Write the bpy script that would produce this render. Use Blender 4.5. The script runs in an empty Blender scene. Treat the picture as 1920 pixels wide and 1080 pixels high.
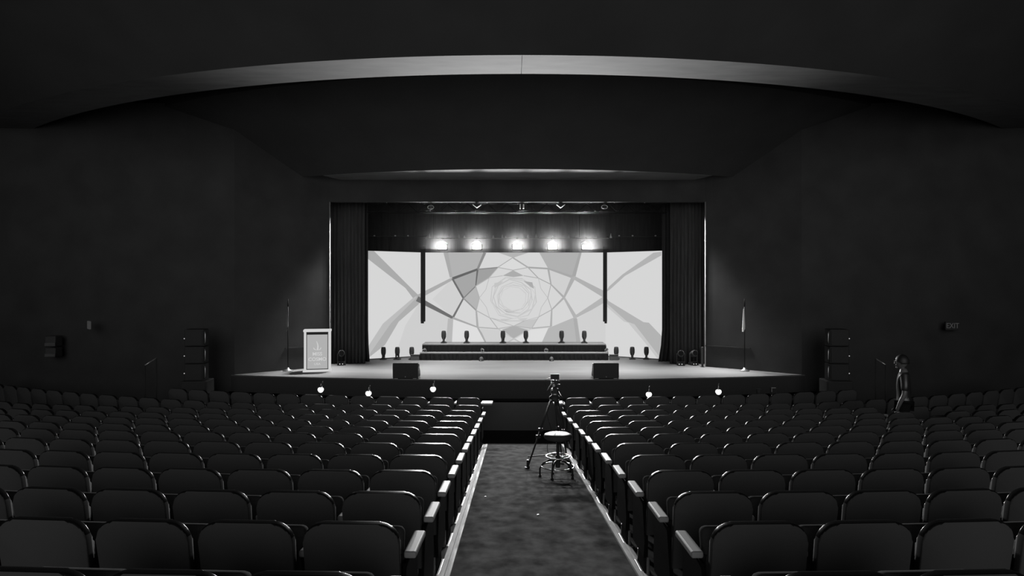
import bpy, bmesh, math, random
from mathutils import Vector, Matrix
random.seed(7)
PI = math.pi
F = 1280.0            # focal length in pixels of the 1920 px frame (24 mm on 36 mm)
EZ = 3.13             # eye height above the flat floor in front of the stage
ST = 0.81             # stage height
sc = bpy.context.scene
COL = sc.collection

LAMP_W, WASH_W, HAZE = 5000.0, 590.0, 0.008
WORLD_BACK, WORLD_ALL = 2.2, 0.0
def R(a): return math.radians(a)
def lin(v):
    v /= 255.0
    return v / 12.92 if v <= 0.04045 else ((v + 0.055) / 1.055) ** 2.4
def PX(x, d): return (x - 960.0) / F * d
def PZ(y, d): return EZ + (540.0 - y) / F * d
def rake(d): return max(0.0, EZ - 1.7 - 0.1052 * d)

# ------------------------------------------------------------------ materials
def mat(name, g, rough=0.6, spec=0.5, var=0.0, scale=8.0, stretch=(1, 1, 1), metal=0.0, bump=0.0, sheen=0.0):
    m = bpy.data.materials.new(name); m.use_nodes = True
    nt = m.node_tree; b = nt.nodes['Principled BSDF']
    b.inputs['Base Color'].default_value = (g, g, g, 1)
    b.inputs['Roughness'].default_value = rough
    b.inputs['Specular IOR Level'].default_value = spec
    b.inputs['Metallic'].default_value = metal
    if sheen:
        b.inputs['Sheen Weight'].default_value = sheen
    if var or bump:
        tc = nt.nodes.new('ShaderNodeTexCoord'); mp = nt.nodes.new('ShaderNodeMapping')
        mp.inputs['Scale'].default_value = stretch
        n = nt.nodes.new('ShaderNodeTexNoise'); n.inputs['Scale'].default_value = scale; n.inputs['Detail'].default_value = 6
        nt.links.new(tc.outputs['Object'], mp.inputs['Vector']); nt.links.new(mp.outputs['Vector'], n.inputs['Vector'])
        if var:
            r = nt.nodes.new('ShaderNodeValToRGB')
            a, c = g * (1 - var), g * (1 + var)
            r.color_ramp.elements[0].position = 0.3; r.color_ramp.elements[1].position = 0.7
            r.color_ramp.elements[0].color = (a, a, a, 1); r.color_ramp.elements[1].color = (c, c, c, 1)
            nt.links.new(n.outputs['Fac'], r.inputs['Fac']); nt.links.new(r.outputs['Color'], b.inputs['Base Color'])
        if bump:
            bp = nt.nodes.new('ShaderNodeBump'); bp.inputs['Strength'].default_value = bump; bp.inputs['Distance'].default_value = 0.01
            nt.links.new(n.outputs['Fac'], bp.inputs['Height']); nt.links.new(bp.outputs['Normal'], b.inputs['Normal'])
    return m
def emit(name, g, strength=1.0):
    m = bpy.data.materials.new(name); m.use_nodes = True
    nt = m.node_tree; nt.nodes.remove(nt.nodes['Principled BSDF'])
    e = nt.nodes.new('ShaderNodeEmission'); e.inputs['Color'].default_value = (g, g, g, 1); e.inputs['Strength'].default_value = strength
    nt.links.new(e.outputs[0], nt.nodes['Material Output'].inputs['Surface'])
    return m

M = dict(
    wall=mat('dark plaster', 0.042, 0.9, 0.1, 0.15, 1.5),
    sidewall=mat('side wall panelling', 0.14, 0.9, 0.1, 0.1, 1.5),
    ceil=mat('dark ceiling plaster', 0.04, 0.9, 0.1, 0.1, 1.0),
    band=mat('pale ceiling plaster', 0.1, 0.9, 0.2, 0.16, 2.2, (0.6, 2.0, 1)),
    carpet=mat('aisle carpet', 0.066, 0.9, 0.0, 0.42, 6.5, (1, 0.7, 1), bump=0.35),
    concrete=mat('floor under the seats', 0.09, 0.7, 0.0, 0.3, 4.0),
    blackfloor=mat('black front floor', 0.03, 0.95, 0.02),
    kerb=mat('edge strip', 0.40, 0.5, 0.02, 0.25, 30.0, (1, 0.05, 1)),
    painted_glint=mat('corner bead', 0.22, 0.6, 0.2),
    stagetop=mat('stage deck paint', 0.1, 0.75, 0.25, 0.12, 3.0, (0.25, 1, 1)),
    stageface=mat('stage front face', 0.04, 0.9, 0.1),
    drape=mat('black velour', 0.040, 0.95, 0.05, 0.2, 5.0, (4, 4, 0.3)),
    skirt=mat('black skirt cloth', 0.009, 0.8, 0.08),
    deck=mat('riser deck', 0.15, 0.6, 0.3),
    black=mat('black casing', 0.03, 0.55, 0.15),
    black_gloss=mat('black satin paint', 0.008, 0.6, 0.01),
    grille=mat('speaker grille', 0.022, 0.7, 0.3, 0.3, 90.0),
    grey=mat('grey painted board', 0.05, 0.7, 0.3),
    steel=mat('satin steel', 0.5, 0.35, 0.5, metal=0.8),
    pale=mat('pale plates', 0.35, 0.5, 0.4),
    cable=mat('black cable', 0.02, 0.5, 0.08),
    pipe=mat('truss aluminium', 0.012, 0.5, 0.05),
    plate=mat('barn door plate', 0.7, 0.5, 0.4),
    seat=mat('dark seat upholstery', 0.06, 0.8, 0.0, 0.1, 60.0),
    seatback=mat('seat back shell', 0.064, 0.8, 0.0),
    lit_rim=mat('seat edge piping', 0.010, 0.2, 0.016),
    pit=mat('pit wall paint', 0.09, 0.9, 0.1),
    ledge=mat('pit wall ledge', 0.0015, 0.9, 0.0),
    arm=mat('polished armrest', 0.29, 0.5, 0.03),
    leg=mat('seat standard', 0.022, 0.7, 0.0),
    foot=mat('bare metal foot', 0.2, 0.35, 0.5, metal=0.5),
    vinyl=mat('stool vinyl', 0.06, 0.5, 0.04),
    chrome=mat('chrome', 0.75, 0.18, 0.5, metal=1.0),
    skin=mat('skin', 0.11, 0.42, 0.6),
    hair=mat('hair', 0.012, 0.5, 0.4),
    shirt=mat('shirt cloth', 0.02, 0.38, 0.6),
    trousers=mat('trouser cloth', 0.012, 0.9, 0.1),
    flag=mat('flag cloth', 0.6, 0.8, 0.0, 0.2, 9.0, (3, 3, .3)),
    darkflag=mat('dark flag cloth', 0.1, 0.8, 0.2, 0.3, 9.0, (3, 3, .3)),
    brass=mat('pole', 0.25, 0.3, 0.5, metal=0.8),
    signbox=mat('sign casing', 0.03, 0.6, 0.3),
)
_E = {}
def E(v, s=1.0):
    k = (v, s)
    if k not in _E: _E[k] = emit('glow %d' % v, lin(v), s)
    return _E[k]

# ------------------------------------------------------------------ mesh building
class MB:
    def __init__(s): s.bm = bmesh.new()
    def box(s, c, size, rot=None, bevel=0.0, seg=2, mi=0):
        mtx = Matrix.Translation(c)
        if rot is not None: mtx = mtx @ rot.to_4x4()
        mtx = mtx @ Matrix.Diagonal((size[0], size[1], size[2], 1))
        r = bmesh.ops.create_cube(s.bm, size=1.0, matrix=mtx)
        fs = {f for v in r['verts'] for f in v.link_faces}
        if bevel:
            es = list({e for v in r['verts'] for e in v.link_edges})
            q = bmesh.ops.bevel(s.bm, geom=es, offset=bevel, segments=seg, affect='EDGES', profile=0.5)
            fs = set(q['faces']) | {f for f in fs if f.is_valid}
        for f in fs: f.material_index = mi
        return s
    def tube(s, pts, r, n=8, mi=0, closed=False):
        pts = [Vector(p) for p in pts]; N = len(pts); rings = []
        rr = r if isinstance(r, (list, tuple)) else [r] * N
        prev = None
        for i, p in enumerate(pts):
            if closed: t = pts[(i + 1) % N] - pts[i - 1]
            else: t = pts[min(i + 1, N - 1)] - pts[max(i - 1, 0)]
            t.normalize()
            if prev is None:
                a = Vector((0, 0, 1)) if abs(t.z) < 0.9 else Vector((1, 0, 0))
                u = t.cross(a).normalized()
            else:
                u = (prev - t * prev.dot(t)).normalized()
            prev = u; w = t.cross(u)
            rings.append([s.bm.verts.new(p + (u * math.cos(2 * PI * k / n) + w * math.sin(2 * PI * k / n)) * rr[i]) for k in range(n)])
        for i in range(N if closed else N - 1):
            a, b = rings[i], rings[(i + 1) % N]
            for k in range(n):
                f = s.bm.faces.new((a[k], a[(k + 1) % n], b[(k + 1) % n], b[k])); f.material_index = mi; f.smooth = True
        if not closed:
            s.bm.faces.new(rings[0][::-1]).material_index = mi; s.bm.faces.new(rings[-1]).material_index = mi
        return s
    def lathe(s, prof, c=(0, 0, 0), n=20, mi=0, rot=None):
        c = Vector(c); rings = []
        for r, z in prof:
            ring = []
            for k in range(n):
                v = Vector((r * math.cos(2 * PI * k / n), r * math.sin(2 * PI * k / n), z))
                if rot is not None: v = rot @ v
                ring.append(s.bm.verts.new(c + v))
            rings.append(ring)
        for a, b in zip(rings, rings[1:]):
            for k in range(n):
                f = s.bm.faces.new((a[k], a[(k + 1) % n], b[(k + 1) % n], b[k])); f.material_index = mi; f.smooth = True
        s.bm.faces.new(rings[0][::-1]).material_index = mi; s.bm.faces.new(rings[-1]).material_index = mi
        return s
    def prism(s, poly, fn, mi=0):
        """poly: list of 2-D points; fn(p, k) gives the 3-D point of side k (0, 1)."""
        a = [s.bm.verts.new(fn(p, 0)) for p in poly]; b = [s.bm.verts.new(fn(p, 1)) for p in poly]
        n = len(poly)
        s.bm.faces.new(a).material_index = mi; s.bm.faces.new(b[::-1]).material_index = mi
        for i in range(n):
            s.bm.faces.new((a[i], b[i], b[(i + 1) % n], a[(i + 1) % n])).material_index = mi
        return s
    def plan(s, poly, z0, z1, mi=0): return s.prism(poly, lambda p, k: (p[0], p[1], z1 if k else z0), mi)
    def face(s, pts, mi=0):
        f = s.bm.faces.new([s.bm.verts.new(p) for p in pts]); f.material_index = mi; return s
    def build(s, name, mats, parent=None, smooth=None, fix=True):
        if fix: bmesh.ops.recalc_face_normals(s.bm, faces=s.bm.faces[:])
        me = bpy.data.meshes.new(name); s.bm.to_mesh(me); s.bm.free()
        for m in (mats if isinstance(mats, (list, tuple)) else [mats]): me.materials.append(m)
        if smooth: 
            for p in me.polygons: p.use_smooth = True
        o = bpy.data.objects.new(name, me); COL.objects.link(o)
        if parent: o.parent = parent
        return o

def tag(o, label, cat, group=None, kind=None):
    if label: o['label'] = label
    if cat: o['category'] = cat
    if group: o['group'] = group
    if kind: o['kind'] = kind
    return o
def thing(name, label, cat, loc=(0, 0, 0), rz=0.0, group=None):
    o = bpy.data.objects.new(name, None); COL.objects.link(o)
    o.empty_display_size = 0.1; o.location = loc; o.rotation_euler = (0, 0, rz)
    return tag(o, label, cat, group)
def struct(o): o['kind'] = 'structure'; return o
def dup(root, loc, rz, label=None, group=None, scale=None):
    def cp(o, par):
        c = o.copy(); COL.objects.link(c)
        if par: c.parent = par
        for ch in o.children: cp(ch, c)
        return c
    r = cp(root, None); r.location = loc; r.rotation_euler = (0, 0, rz)
    if scale: r.scale = (scale,) * 3
    if label: r['label'] = label
    if group: r['group'] = group
    return r
def text_mesh(name, body, size, depth, m, parent, loc, rot=(PI / 2, 0, 0), bold=0.0, sx=1.0):
    cu = bpy.data.curves.new(name, 'FONT'); cu.body = body; cu.size = size; cu.extrude = depth; cu.offset = bold
    cu.align_x = 'CENTER'; cu.align_y = 'CENTER'
    t = bpy.data.objects.new(name + '_tmp', cu); COL.objects.link(t)
    bpy.context.view_layer.update()
    me = bpy.data.meshes.new_from_object(t.evaluated_get(bpy.context.evaluated_depsgraph_get()))
    bpy.data.objects.remove(t); bpy.data.curves.remove(cu)
    me.materials.clear(); me.materials.append(m); me.name = name
    o = bpy.data.objects.new(name, me); COL.objects.link(o)
    o.location = loc; o.rotation_euler = rot; o.scale = (sx, 1, 1)
    if parent: o.parent = parent
    return o
ORD = ['first', 'second', 'third', 'fourth', 'fifth', 'sixth', 'seventh', 'eighth', 'ninth', 'tenth', 'eleventh', 'twelfth', 'thirteenth',
       'fourteenth', 'fifteenth', 'sixteenth', 'seventeenth', 'eighteenth', 'nineteenth', 'twentieth', 'twenty-first', 'twenty-second', 'twenty-third', 'twenty-fourth', 'twenty-fifth', 'twenty-sixth']

# ------------------------------------------------------------------ camera
cam = bpy.data.cameras.new('camera'); cam.lens = 24.0; cam.sensor_width = 36.0; cam.clip_end = 200; cam.clip_start = 0.05
co = bpy.data.objects.new('camera', cam); COL.objects.link(co)
co.location = (0, 0, EZ); co.rotation_euler = (PI / 2, 0, 0); sc.camera = co

# ------------------------------------------------------------------ room shell
HW = 13.3
def slope_strip(name, x0, x1, d0, d1, m, th=0.1, up=0.0):
    b = MB()
    b.prism([(d0, rake(d0) + up), (d1, rake(d1) + up), (d1, rake(d1) + up - th), (d0, rake(d0) + up - th)], lambda p, k: (x1 if k else x0, p[0], p[1]))
    return struct(b.build(name, m))
D0, D1 = -1.2, 13.6
AL, AR = -0.485, 0.985
slope_strip('floor_aisle', AL, AR, D0, D1, M['carpet'])
slope_strip('floor_left', -HW, AL - 0.09, D0, D1, M['concrete'])
slope_strip('floor_right', AR + 0.09, HW, D0, D1, M['concrete'])
for n_, x0, x1 in (('trim_1', AL - 0.09, AL), ('trim_2', AR, AR + 0.09)):
    b = MB()
    for a, c, h in ((0, 0.04, 0.022), (0.045, 0.09, 0.016)):
        xa, xb = (x1 - c, x1 - a) if n_ == 'trim_1' else (x0 + a, x0 + c)
        b.prism([(D0, rake(D0) + h), (D1, rake(D1) + h), (D1, rake(D1) - 0.1), (D0, rake(D0) - 0.1)], lambda p, k, xa=xa, xb=xb: (xb if k else xa, p[0], p[1]))
    struct(b.build(n_, M['kerb']))
b = MB(); b.plan([(-HW, D1), (HW, D1), (HW, 18.6), (-HW, 18.6)], -0.1, -0.002)
struct(b.build('floor_front', M['blackfloor']))

# low wall of the orchestra pit
PD, PH = 15.0, 0.65
def pit_arc(r, xm, n=32): return [(0.25 + r * math.sin(a), 38.0 - r * math.cos(a)) for a in [math.asin(xm / r) * (2 * i / n - 1) for i in range(n + 1)]]
b = MB(); b.plan(pit_arc(38 - PD, 7.0) + pit_arc(38 - PD - .28, 7.0)[::-1], 0, PH - .03); struct(b.build('wall_pit', M['pit']))
b = MB(); b.plan(pit_arc(38 - PD + .01, 7.02) + pit_arc(38 - PD - .30, 7.02)[::-1], PH - .03, PH); struct(b.build('trim_5', M['ledge']))
SCX = 0.16            # stage centre line
# curved apron
def arc_front(n=40):
    pts = []
    for i in range(n + 1):
        x = -7.75 + 15.5 * i / n
        pts.append((SCX + x, 17.27 + 0.98 * (x / 7.6) ** 2))
    return pts
front = arc_front()
poly = front + [(SCX + 7.75, 24.6), (SCX - 7.75, 24.6)]
b = MB(); b.plan(poly, 0.0, ST - 0.03, 0); struct(b.build('stage_platform', M['stageface']))
b = MB(); b.plan(poly, ST - 0.03, ST, 0); struct(b.build('floor_stage', M['stagetop']))
# splayed front walls with the proscenium edge
PL, PR = -5.38, 5.71
TOPZ = EZ + 4.9
for nm, s, ex in (('wall_left', -1, PL), ('wall_right', 1, PR)):
    b = MB()
    inner = []
    for i in range(13):            # gently rounded splay
        t = i / 12.0
        x = abs(ex) + t * 2.05; d = 20.13 - 1.85 * (t ** 1.1)
        inner.append((s * x, d))
    poly = inner + [(s * HW, 17.7), (s * HW, 17.9)] + [(x + s * 0.06, d + 0.14) for x, d in inner[::-1]]
    b.plan(poly, 0.0, TOPZ)
    struct(b.build(nm, M['wall']))
    b = MB(); b.plan([(s * HW, D0), (s * (HW + .15), D0), (s * (HW + .15), 17.9), (s * HW, 17.9)], -0.1, EZ + 6.4)
    struct(b.build('wall_side_' + ('left' if s < 0 else 'right'), M['sidewall']))
    # rail on the splayed wall
    b = MB()
    poly2 = [(x - s * 0.02, d - 0.02) for x, d in inner[:7]] + [(x, d) for x, d in inner[6::-1]]
    zr = ST + 0.60
    b.plan(poly2, zr, zr + 0.035); struct(b.build('trim_3' if s < 0 else 'trim_4', M['stageface']))
    # pale strip painting the light caught on the proscenium edge
    b = MB(); b.plan([(ex, 20.11), (ex - s * .009, 20.11), (ex - s * .009, 20.2), (ex, 20.2)], ST, EZ + 2.54); struct(b.build('trim_6' if s < 0 else 'trim_7', M['painted_glint']))
    # wall behind, closing the wing
    b = MB(); b.plan([(s * 7.6, 18.5), (s * 7.75, 18.5), (s * 7.75, 24.8), (s * 7.6, 24.8)], ST, TOPZ); struct(b.build('wall_wing_' + ('left' if s < 0 else 'right'), M['drape']))
b = MB(); b.plan([(-7.6, 24.6), (7.6, 24.6), (7.6, 24.8), (-7.6, 24.8)], 0, TOPZ); struct(b.build('wall_back', M['drape']))
b = MB(); b.plan([(PL - 0.3, 20.13), (PR + 0.3, 20.13), (PR + 0.3, 20.3), (PL - 0.3, 20.3)], EZ + 2.54, TOPZ); struct(b.build('wall_proscenium', M['wall']))

# ceiling: arcs round a centre far upstage
CX, CD = 0.16, 33.0
def revolve(name, prof, m, a0, a1, n=48):
    b = MB(); rows = []
    for i in range(n + 1):
        a = R(a0 + (a1 - a0) * i / n)
        rows.append([b.bm.verts.new((CX + (CD - d) * math.sin(a), CD - (CD - d) * math.cos(a), EZ + z)) for d, z in prof])
    k = len(prof)
    for r0, r1 in zip(rows, rows[1:]):
        for j in range(k): b.bm.faces.new((r0[j], r0[(j + 1) % k], r1[(j + 1) % k], r1[j]))
    b.bm.faces.new(rows[0]); b.bm.faces.new(rows[-1][::-1])
    return struct(b.build(name, m))
g = 0.03
gap = math.degrees(0.02 / (CD - 12.7))
BD0, BD1, BZ = 12.16, 13.23, 4.15
revolve('ceiling_band_left', [(BD0, BZ), (BD1, BZ), (BD1, BZ + .15), (BD0, BZ + .15)], M['band'], -42, gap - 0.011)
revolve('ceiling_band_right', [(BD0, BZ), (BD1, BZ), (BD1, BZ + .15), (BD0, BZ + .15)], M['band'], gap + 0.011, 42)
revolve('ceiling_front', [(BD0 - .005, BZ - .002), (8.5, 6.46), (8.5, 6.7), (BD0 - .005, BZ + .2)], M['ceil'], -42, 42)
revolve('ceiling_middle', [(15.4, 4.83), (18.28, 3.192), (18.28, 3.4), (15.4, 5.05)], M['ceil'], -48, 48)
revolve('ceiling_soffit', [(18.28, 3.184), (20.12, 3.184), (20.12, 3.33), (18.28, 3.33)], M['band'], -22, 22)
b = MB(); b.plan([(-HW, 8.6), (HW, 8.6), (HW, 24.8), (-HW, 24.8)], EZ + 5.7, EZ + 5.85); struct(b.build('ceiling', M['ceil']))

# ------------------------------------------------------------------ the screen
DS = 23.2
JL, JR = 793, 1135
XL, XR = PX(JL, DS), PX(JR, DS)
OL, OR_ = (PX(676, 22.0), 21.95), (PX(1258, 21.95), 21.9)
def on_plane(x, y, off):
    """point of the screen surface seen in direction (x, y): centre plane or one of the two angled wings."""
    k = (x - 960.0) / F
    if x < JL - 0.01: (x0, d0), (x1, d1) = OL, (XL, DS)
    elif x > JR + 0.01: (x0, d0), (x1, d1) = (XR, DS), OR_
    else:
        d = DS; return Vector((k * d, d - off, PZ(y, d)))
    # solve x0 + t (x1-x0) = k (d0 + t (d1-d0))
    t = (k * d0 - x0) / ((x1 - x0) - k * (d1 - d0))
    d = d0 + t * (d1 - d0)
    n = Vector((d1 - d0, -(x1 - x0), 0)).normalized()
    if n.y > 0: n = -n
    return Vector((k * d, d, PZ(y, d))) + n * off
class Screen:
    def __init__(s, clip): s.b = MB(); s.m = []; s.l = 0; s.clip = clip
    def mi(s, v):
        if v not in s.m: s.m.append(v)
        return s.m.index(v)
    def poly(s, pts, v):
        x0, x1 = s.clip
        for lo, sign in ((x0, 1), (x1, -1)):     # cut at the panel joints
            out = []
            for i in range(len(pts)):
                p, q = pts[i], pts[(i + 1) % len(pts)]
                a, c = (p[0] - lo) * sign, (q[0] - lo) * sign
                if a >= 0: out.append(p)
                if (a >= 0) != (c >= 0):
                    t = a / (a - c); out.append((p[0] + t * (q[0] - p[0]), p[1] + t * (q[1] - p[1])))
            pts = out
            if len(pts) < 3: return
        s.l += 1
        eps = 1e-3 if s.clip[0] == JL else 0
        s.b.face([on_plane(min(max(p[0], x0 + (0.02 if x0 == JR else 0)), x1 - (0.02 if x1 == JL else 0)), p[1], 0.004 + 0.0006 * s.l) for p in pts], s.mi(v))
    def line(s, p, q, w0, v, w1=None):
        if w1 is None: w1 = w0
        dx, dy = q[0] - p[0], q[1] - p[1]; L = math.hypot(dx, dy); nx, ny = -dy / L, dx / L
        s.poly([(p[0] + nx * w0 / 2, p[1] + ny * w0 / 2), (q[0] + nx * w1 / 2, q[1] + ny * w1 / 2),
                (q[0] - nx * w1 / 2, q[1] - ny * w1 / 2), (p[0] - nx * w0 / 2, p[1] - ny * w0 / 2)], v)
A=(962,483.5);B=(895.5,505);C=(848.3,522.5);D=(869,559.2);Ee=(849,596);Fp=(892,536.5);G=(893,582);H=(895.5,613.5)
I=(934.4,501.5);J=(990,501.5);K=(1027.8,503.7);L=(1033,533.3);Mm=(1057.4,557.8);N=(1034.4,580.7);O=(1033,612);Pp=(1075,520)
Q=(1078.3,594.2);Rr=(782.5,556.7);S=(1135,559);T=(963.5,635);U=(933.7,616.3);V=(996.7,615.6);W=(963.3,611.2)
a_=(962,506.7);b_=(917.4,520.7);c_=(898.9,558.5);d_=(918,595.6);e_=(944,601.5);f_=(983.3,601.5);g_=(1010,594);h_=(1027,558.5);i_=(1009.3,521.5)
jl=(942.6,517);jr=(981.9,517)
BASE = 214
def art(s):
    po, ln = s.poly, s.line
    # left wing
    po([(690,470),(701,470),(770.5,540),(784,553),(775,560),(760,540),(688,484)],170)
    po([(784,553),(775,558),(718,606.7),(684,659),(684,676),(688,676),(721.7,646.7),(747.5,603),(790,566)],188)
    po([(784,553),(779,560),(733,606),(690,668),(688,676),(721.7,646.7),(747.5,603),(790,566)],174)
    po([(797,572),(845,597),(838,645),(780,676),(740,676),(760,610),(786,568)],206)
    # left of the centre screen
    po([(838,474),(911,474),B,C],178)
    po([C,B,Fp,D],166); po([B,I,(917,522),Fp],160); po([D,Fp,c_,G],180)
    po([(811,561),C,D,Ee],208)
    ln((836,473),(846,520),9,170,5); ln((909,473),B,6,140,4)
    ln((782,558),C,9,172,5); ln((782,560),Ee,10,110,5)
    ln(C,B,5,100,4); ln(C,D,3.5,110); ln(B,Fp,3.5,108,1.8); ln(Fp,D,2,130); ln(D,Ee,3,116,4)
    po([(840,597),(850,597),(847,646),(836,646)],184)
    po([(850,598),(895,614),(913,646),(848,646)],222)
    ln(Ee,H,4,168,2.5); ln(H,(914,646),3,170,5); ln(G,H,3,172,4); ln(D,G,2.5,150); ln(B,I,2.2,140); ln(I,A,2.5,165)
    # top
    po([(934,473),(991,473),A],180); po([A,I,a_,J],218)
    ln(A,J,2.5,170); ln(I,a_,1.4,176); ln(a_,J,1.4,176); ln(J,K,3,165); ln(I,b_,1.2,190); ln(J,i_,1.8,170)
    po([a_,jl,(963,519.5),jr],172); ln(jl,b_,1.4,186); ln(jr,i_,1.4,176); ln(i_,L,1.6,170)
    # right of the centre screen
    po([(1011,473),(1088,473),(1079,518),(1070,521),K],176)
    po([K,Pp,Mm,L],208)
    ln((1088,473),Pp,5,166,7); ln(K,Pp,3,168,5); ln(K,L,3.6,170,2.4); ln(L,Mm,2.2,172,4); ln(L,h_,1.4,176); ln(Mm,N,4,174,2.2); ln(N,h_,1.4,176); ln(N,O,2.6,175,4)
    ln(Mm,Pp,3.5,174,8); ln(Mm,Q,3.5,178,7); ln(Pp,(1136,554),6,176,12); ln(Q,(1138,559),5,180,13)
    po([(1028,615),Q,(1082,597),(1089,646),(1014,646)],182); po([(1082,597),(1135,566),(1135,650),(1089,646)],208)
    po([(1081,597),(1075,597),(1081,646),(1089,646)],172)
    # bottom
    po([(900,616),(938,619),(962,636),(945,646),(914,646)],206)
    po([(1028,615),(993,619),(965,637),(983,646),(1014,646)],222)
    po([(941,617.8),W,(991.5,618.5),T],174); po([f_,(1008,597),V,W],196)
    ln(H,U,2,176); ln(U,W,1.6,180); ln(W,V,1.8,180); ln(V,O,2.2,176); ln(U,d_,1.6,178); ln(d_,W,1.2,182); ln(V,g_,1.6,182); ln(W,f_,1.4,180); ln(g_,N,1.6,178); ln(G,d_,1.6,178)
    ln(T,(945,646),2.5,190); ln(T,(983,646),2.5,190); ln(U,T,1.6,190); ln(V,T,1.6,200)
    ln(G,c_,1.8,176); ln(Fp,c_,1.8,176); ln(Fp,b_,1.6,178)
    # inner ring of petals
    ring = [b_,c_,d_,e_,f_,g_,h_,i_]
    for p, q in ((b_,(911,543)),((911,543),c_),(c_,(912,576)),((912,576),d_),(d_,e_),(e_,f_),(f_,g_),(g_,(1015,576)),((1015,576),h_),(h_,(1014,541)),((1014,541),i_)):
        ln(p,q,1.0,186)
    rg = random.Random(3)
    for rx, ry, n, v, w, ph in ((45,41,9,196,1.4,.2),(41,37,8,200,1.6,.6),(37,34,10,192,1.3,.1),(33,30,9,200,2.0,.5),(29,26,10,194,1.6,.9),(25,23,9,204,1.6,.3)):
        pts = [(963+rx*math.cos(ph+2*PI*k/n)*rg.uniform(.93,1.05), 559+ry*math.sin(ph+2*PI*k/n)*rg.uniform(.93,1.05)) for k in range(n)]
        for k in range(n): ln(pts[k],pts[(k+1)%n],w*rg.uniform(.4,1.3),v,w*rg.uniform(.3,1.6))
    po([(981.5,527),(998,529.5),(1001,541.5),(995,538),(990,534)],172)
    po([(927,531),(944,527),(940,531),(927,540)],196)
    po([(943,580),(953,583.5),(965,584.5),(950,585.6)],182)
    po([(938,598),(962,597),(952,600),(944,602)],198); po([(970,597),(990,596),(984,601),(975,600)],200)
    # right wing
    po([(1133,551),(1142.5,537),(1166.7,515),(1225,474),(1240,472),(1240,479),(1171.7,517.5),(1146,541)],178)
    po([(1135,571),(1135,553),(1139,563),(1206.7,604),(1216.7,605),(1250,640),(1250,676),(1233,676),(1210,643),(1178,605),(1170,603),(1139,576)],198)
    po([(1135,567),(1135,553),(1139,563),(1206.7,604),(1216.7,605),(1250,640),(1250,676),(1240,676),(1190,608),(1176,603),(1139,570)],178)

YB = 676
defs = [('led_wall_center', (JL, JR), [(JL, 473.5), (JR, 473.5), (JR, 668), (JL, 668)],
         'large bright screen showing a geometric rosette, centre panel behind the riser'),
        ('led_wall_left', (676, JL), None, 'angled bright screen wing at the left of the rosette, crossed by grey bands'),
        ('led_wall_right', (JR, 1258), None, 'angled bright screen wing at the right of the rosette, crossed by grey bands')]
ZT, ZB = PZ(473.5, DS), ST + 0.005
for nm, clip, rect, lab in defs:
    s_ = Screen(clip)
    xa, xb = clip
    ea, eb = (0.02 if xa == JR else 0), (0.02 if xb == JL else 0)
    # plain lit face
    qa, qb = on_plane(xa + ea, 500, 0.002), on_plane(xb - eb, 500, 0.002)
    face = [(qa.x, qa.y, ZB + .02), (qb.x, qb.y, ZB + .02), (qb.x, qb.y, ZT), (qa.x, qa.y, ZT)]
    s_.b.face(face, s_.mi(BASE))
    art(s_)
    root = thing('video_wall', lab, 'screen', ((qa.x + qb.x) / 2, (qa.y + qb.y) / 2, ST), 0, 'screens at the back of the stage')
    # move to local coordinates, clip what runs under the deck or above the top
    for v in s_.b.bm.verts:
        v.co.z = min(max(v.co.z, ZB + .02), ZT)
    off = Vector(root.location)
    for v in s_.b.bm.verts: v.co -= off
    s_.b.build('lit_panel', [E(v) for v in s_.m], root, fix=False)
    c = MB()
    n = Vector((qb.y - qa.y, -(qb.x - qa.x), 0)).normalized()
    if n.y > 0: n = -n
    p0, p1 = qa - n * 0.012, qb - n * 0.012
    p2, p3 = qb - n * 0.11, qa - n * 0.11
    c.plan([(p.x - off.x, p.y - off.y) for p in (p0, p1, p2, p3)], ZB - off.z, ZT - off.z + .01)
    c.build('cabinet_frame', M['black'], root)
# the two black hanging columns
for x0, x1, lab in ((789, 797.3, 'narrow black masking column hanging before the screen, left one'), (1131, 1138, 'narrow black masking column hanging before the screen, right one')):
    d = 23.0
    b = MB(); X0, X1 = PX(x0, d), PX(x1, d)
    z1, z0 = PZ(462, d), PZ(603, d)
    s = 1 if x0 < 900 else -1
    b.box(((X0 + X1) / 2, d, (z0 + z1) / 2), (X1 - X0, 0.10, z1 - z0), bevel=0.01)
    b.box(((X0 + X1) / 2 - s * 0.02, d - 0.01, z0 - 0.03), ((X1 - X0) - .05, 0.06, 0.06))
    tag(b.build('masking_column', M['drape']), lab, 'column', 'masking columns before the screen')

# ------------------------------------------------------------------ risers
def riser(x0, x1, d0, d1, z0, z1, lab):
    root = thing('stage_riser', lab, 'riser', ((x0 + x1) / 2, d0, z0), 0, 'black skirted risers')
    w = x1 - x0; dd = d1 - d0; h = z1 - z0
    b = MB(); b.box((0, dd / 2, h - 0.02), (w, dd, 0.04), bevel=0.006); b.build('deck', M['deck'], root)
    b = MB(); n = int(w / 0.03)
    rg = random.Random(n)
    rows = []
    zz = [0.005, h * .5, h - 0.045]
    ph = 0.0
    for i in range(n + 1):
        x = -w / 2 + w * i / n
        ph += rg.uniform(.4, 2.2)
        rows.append([b.bm.verts.new((x + rg.uniform(-.008, .008), -0.014 + 0.013 * math.sin(ph + k * .4) * (1.2 - k * .35) + rg.uniform(-.003, .003), z)) for k, z in enumerate(zz)])
    for r0, r1 in zip(rows, rows[1:]):
        for k in range(2): b.bm.faces.new((r0[k], r1[k], r1[k + 1], r0[k + 1]))
    o = b.build('skirt', M['skirt'], root)
    md = o.modifiers.new('thick', 'SOLIDIFY'); md.thickness = 0.004
    b = MB(); b.box((0, dd / 2 + .02, (h - .04) / 2), (w - .02, dd - .05, h - .045)); b.build('frame', M['black'], root)
    return root
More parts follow.
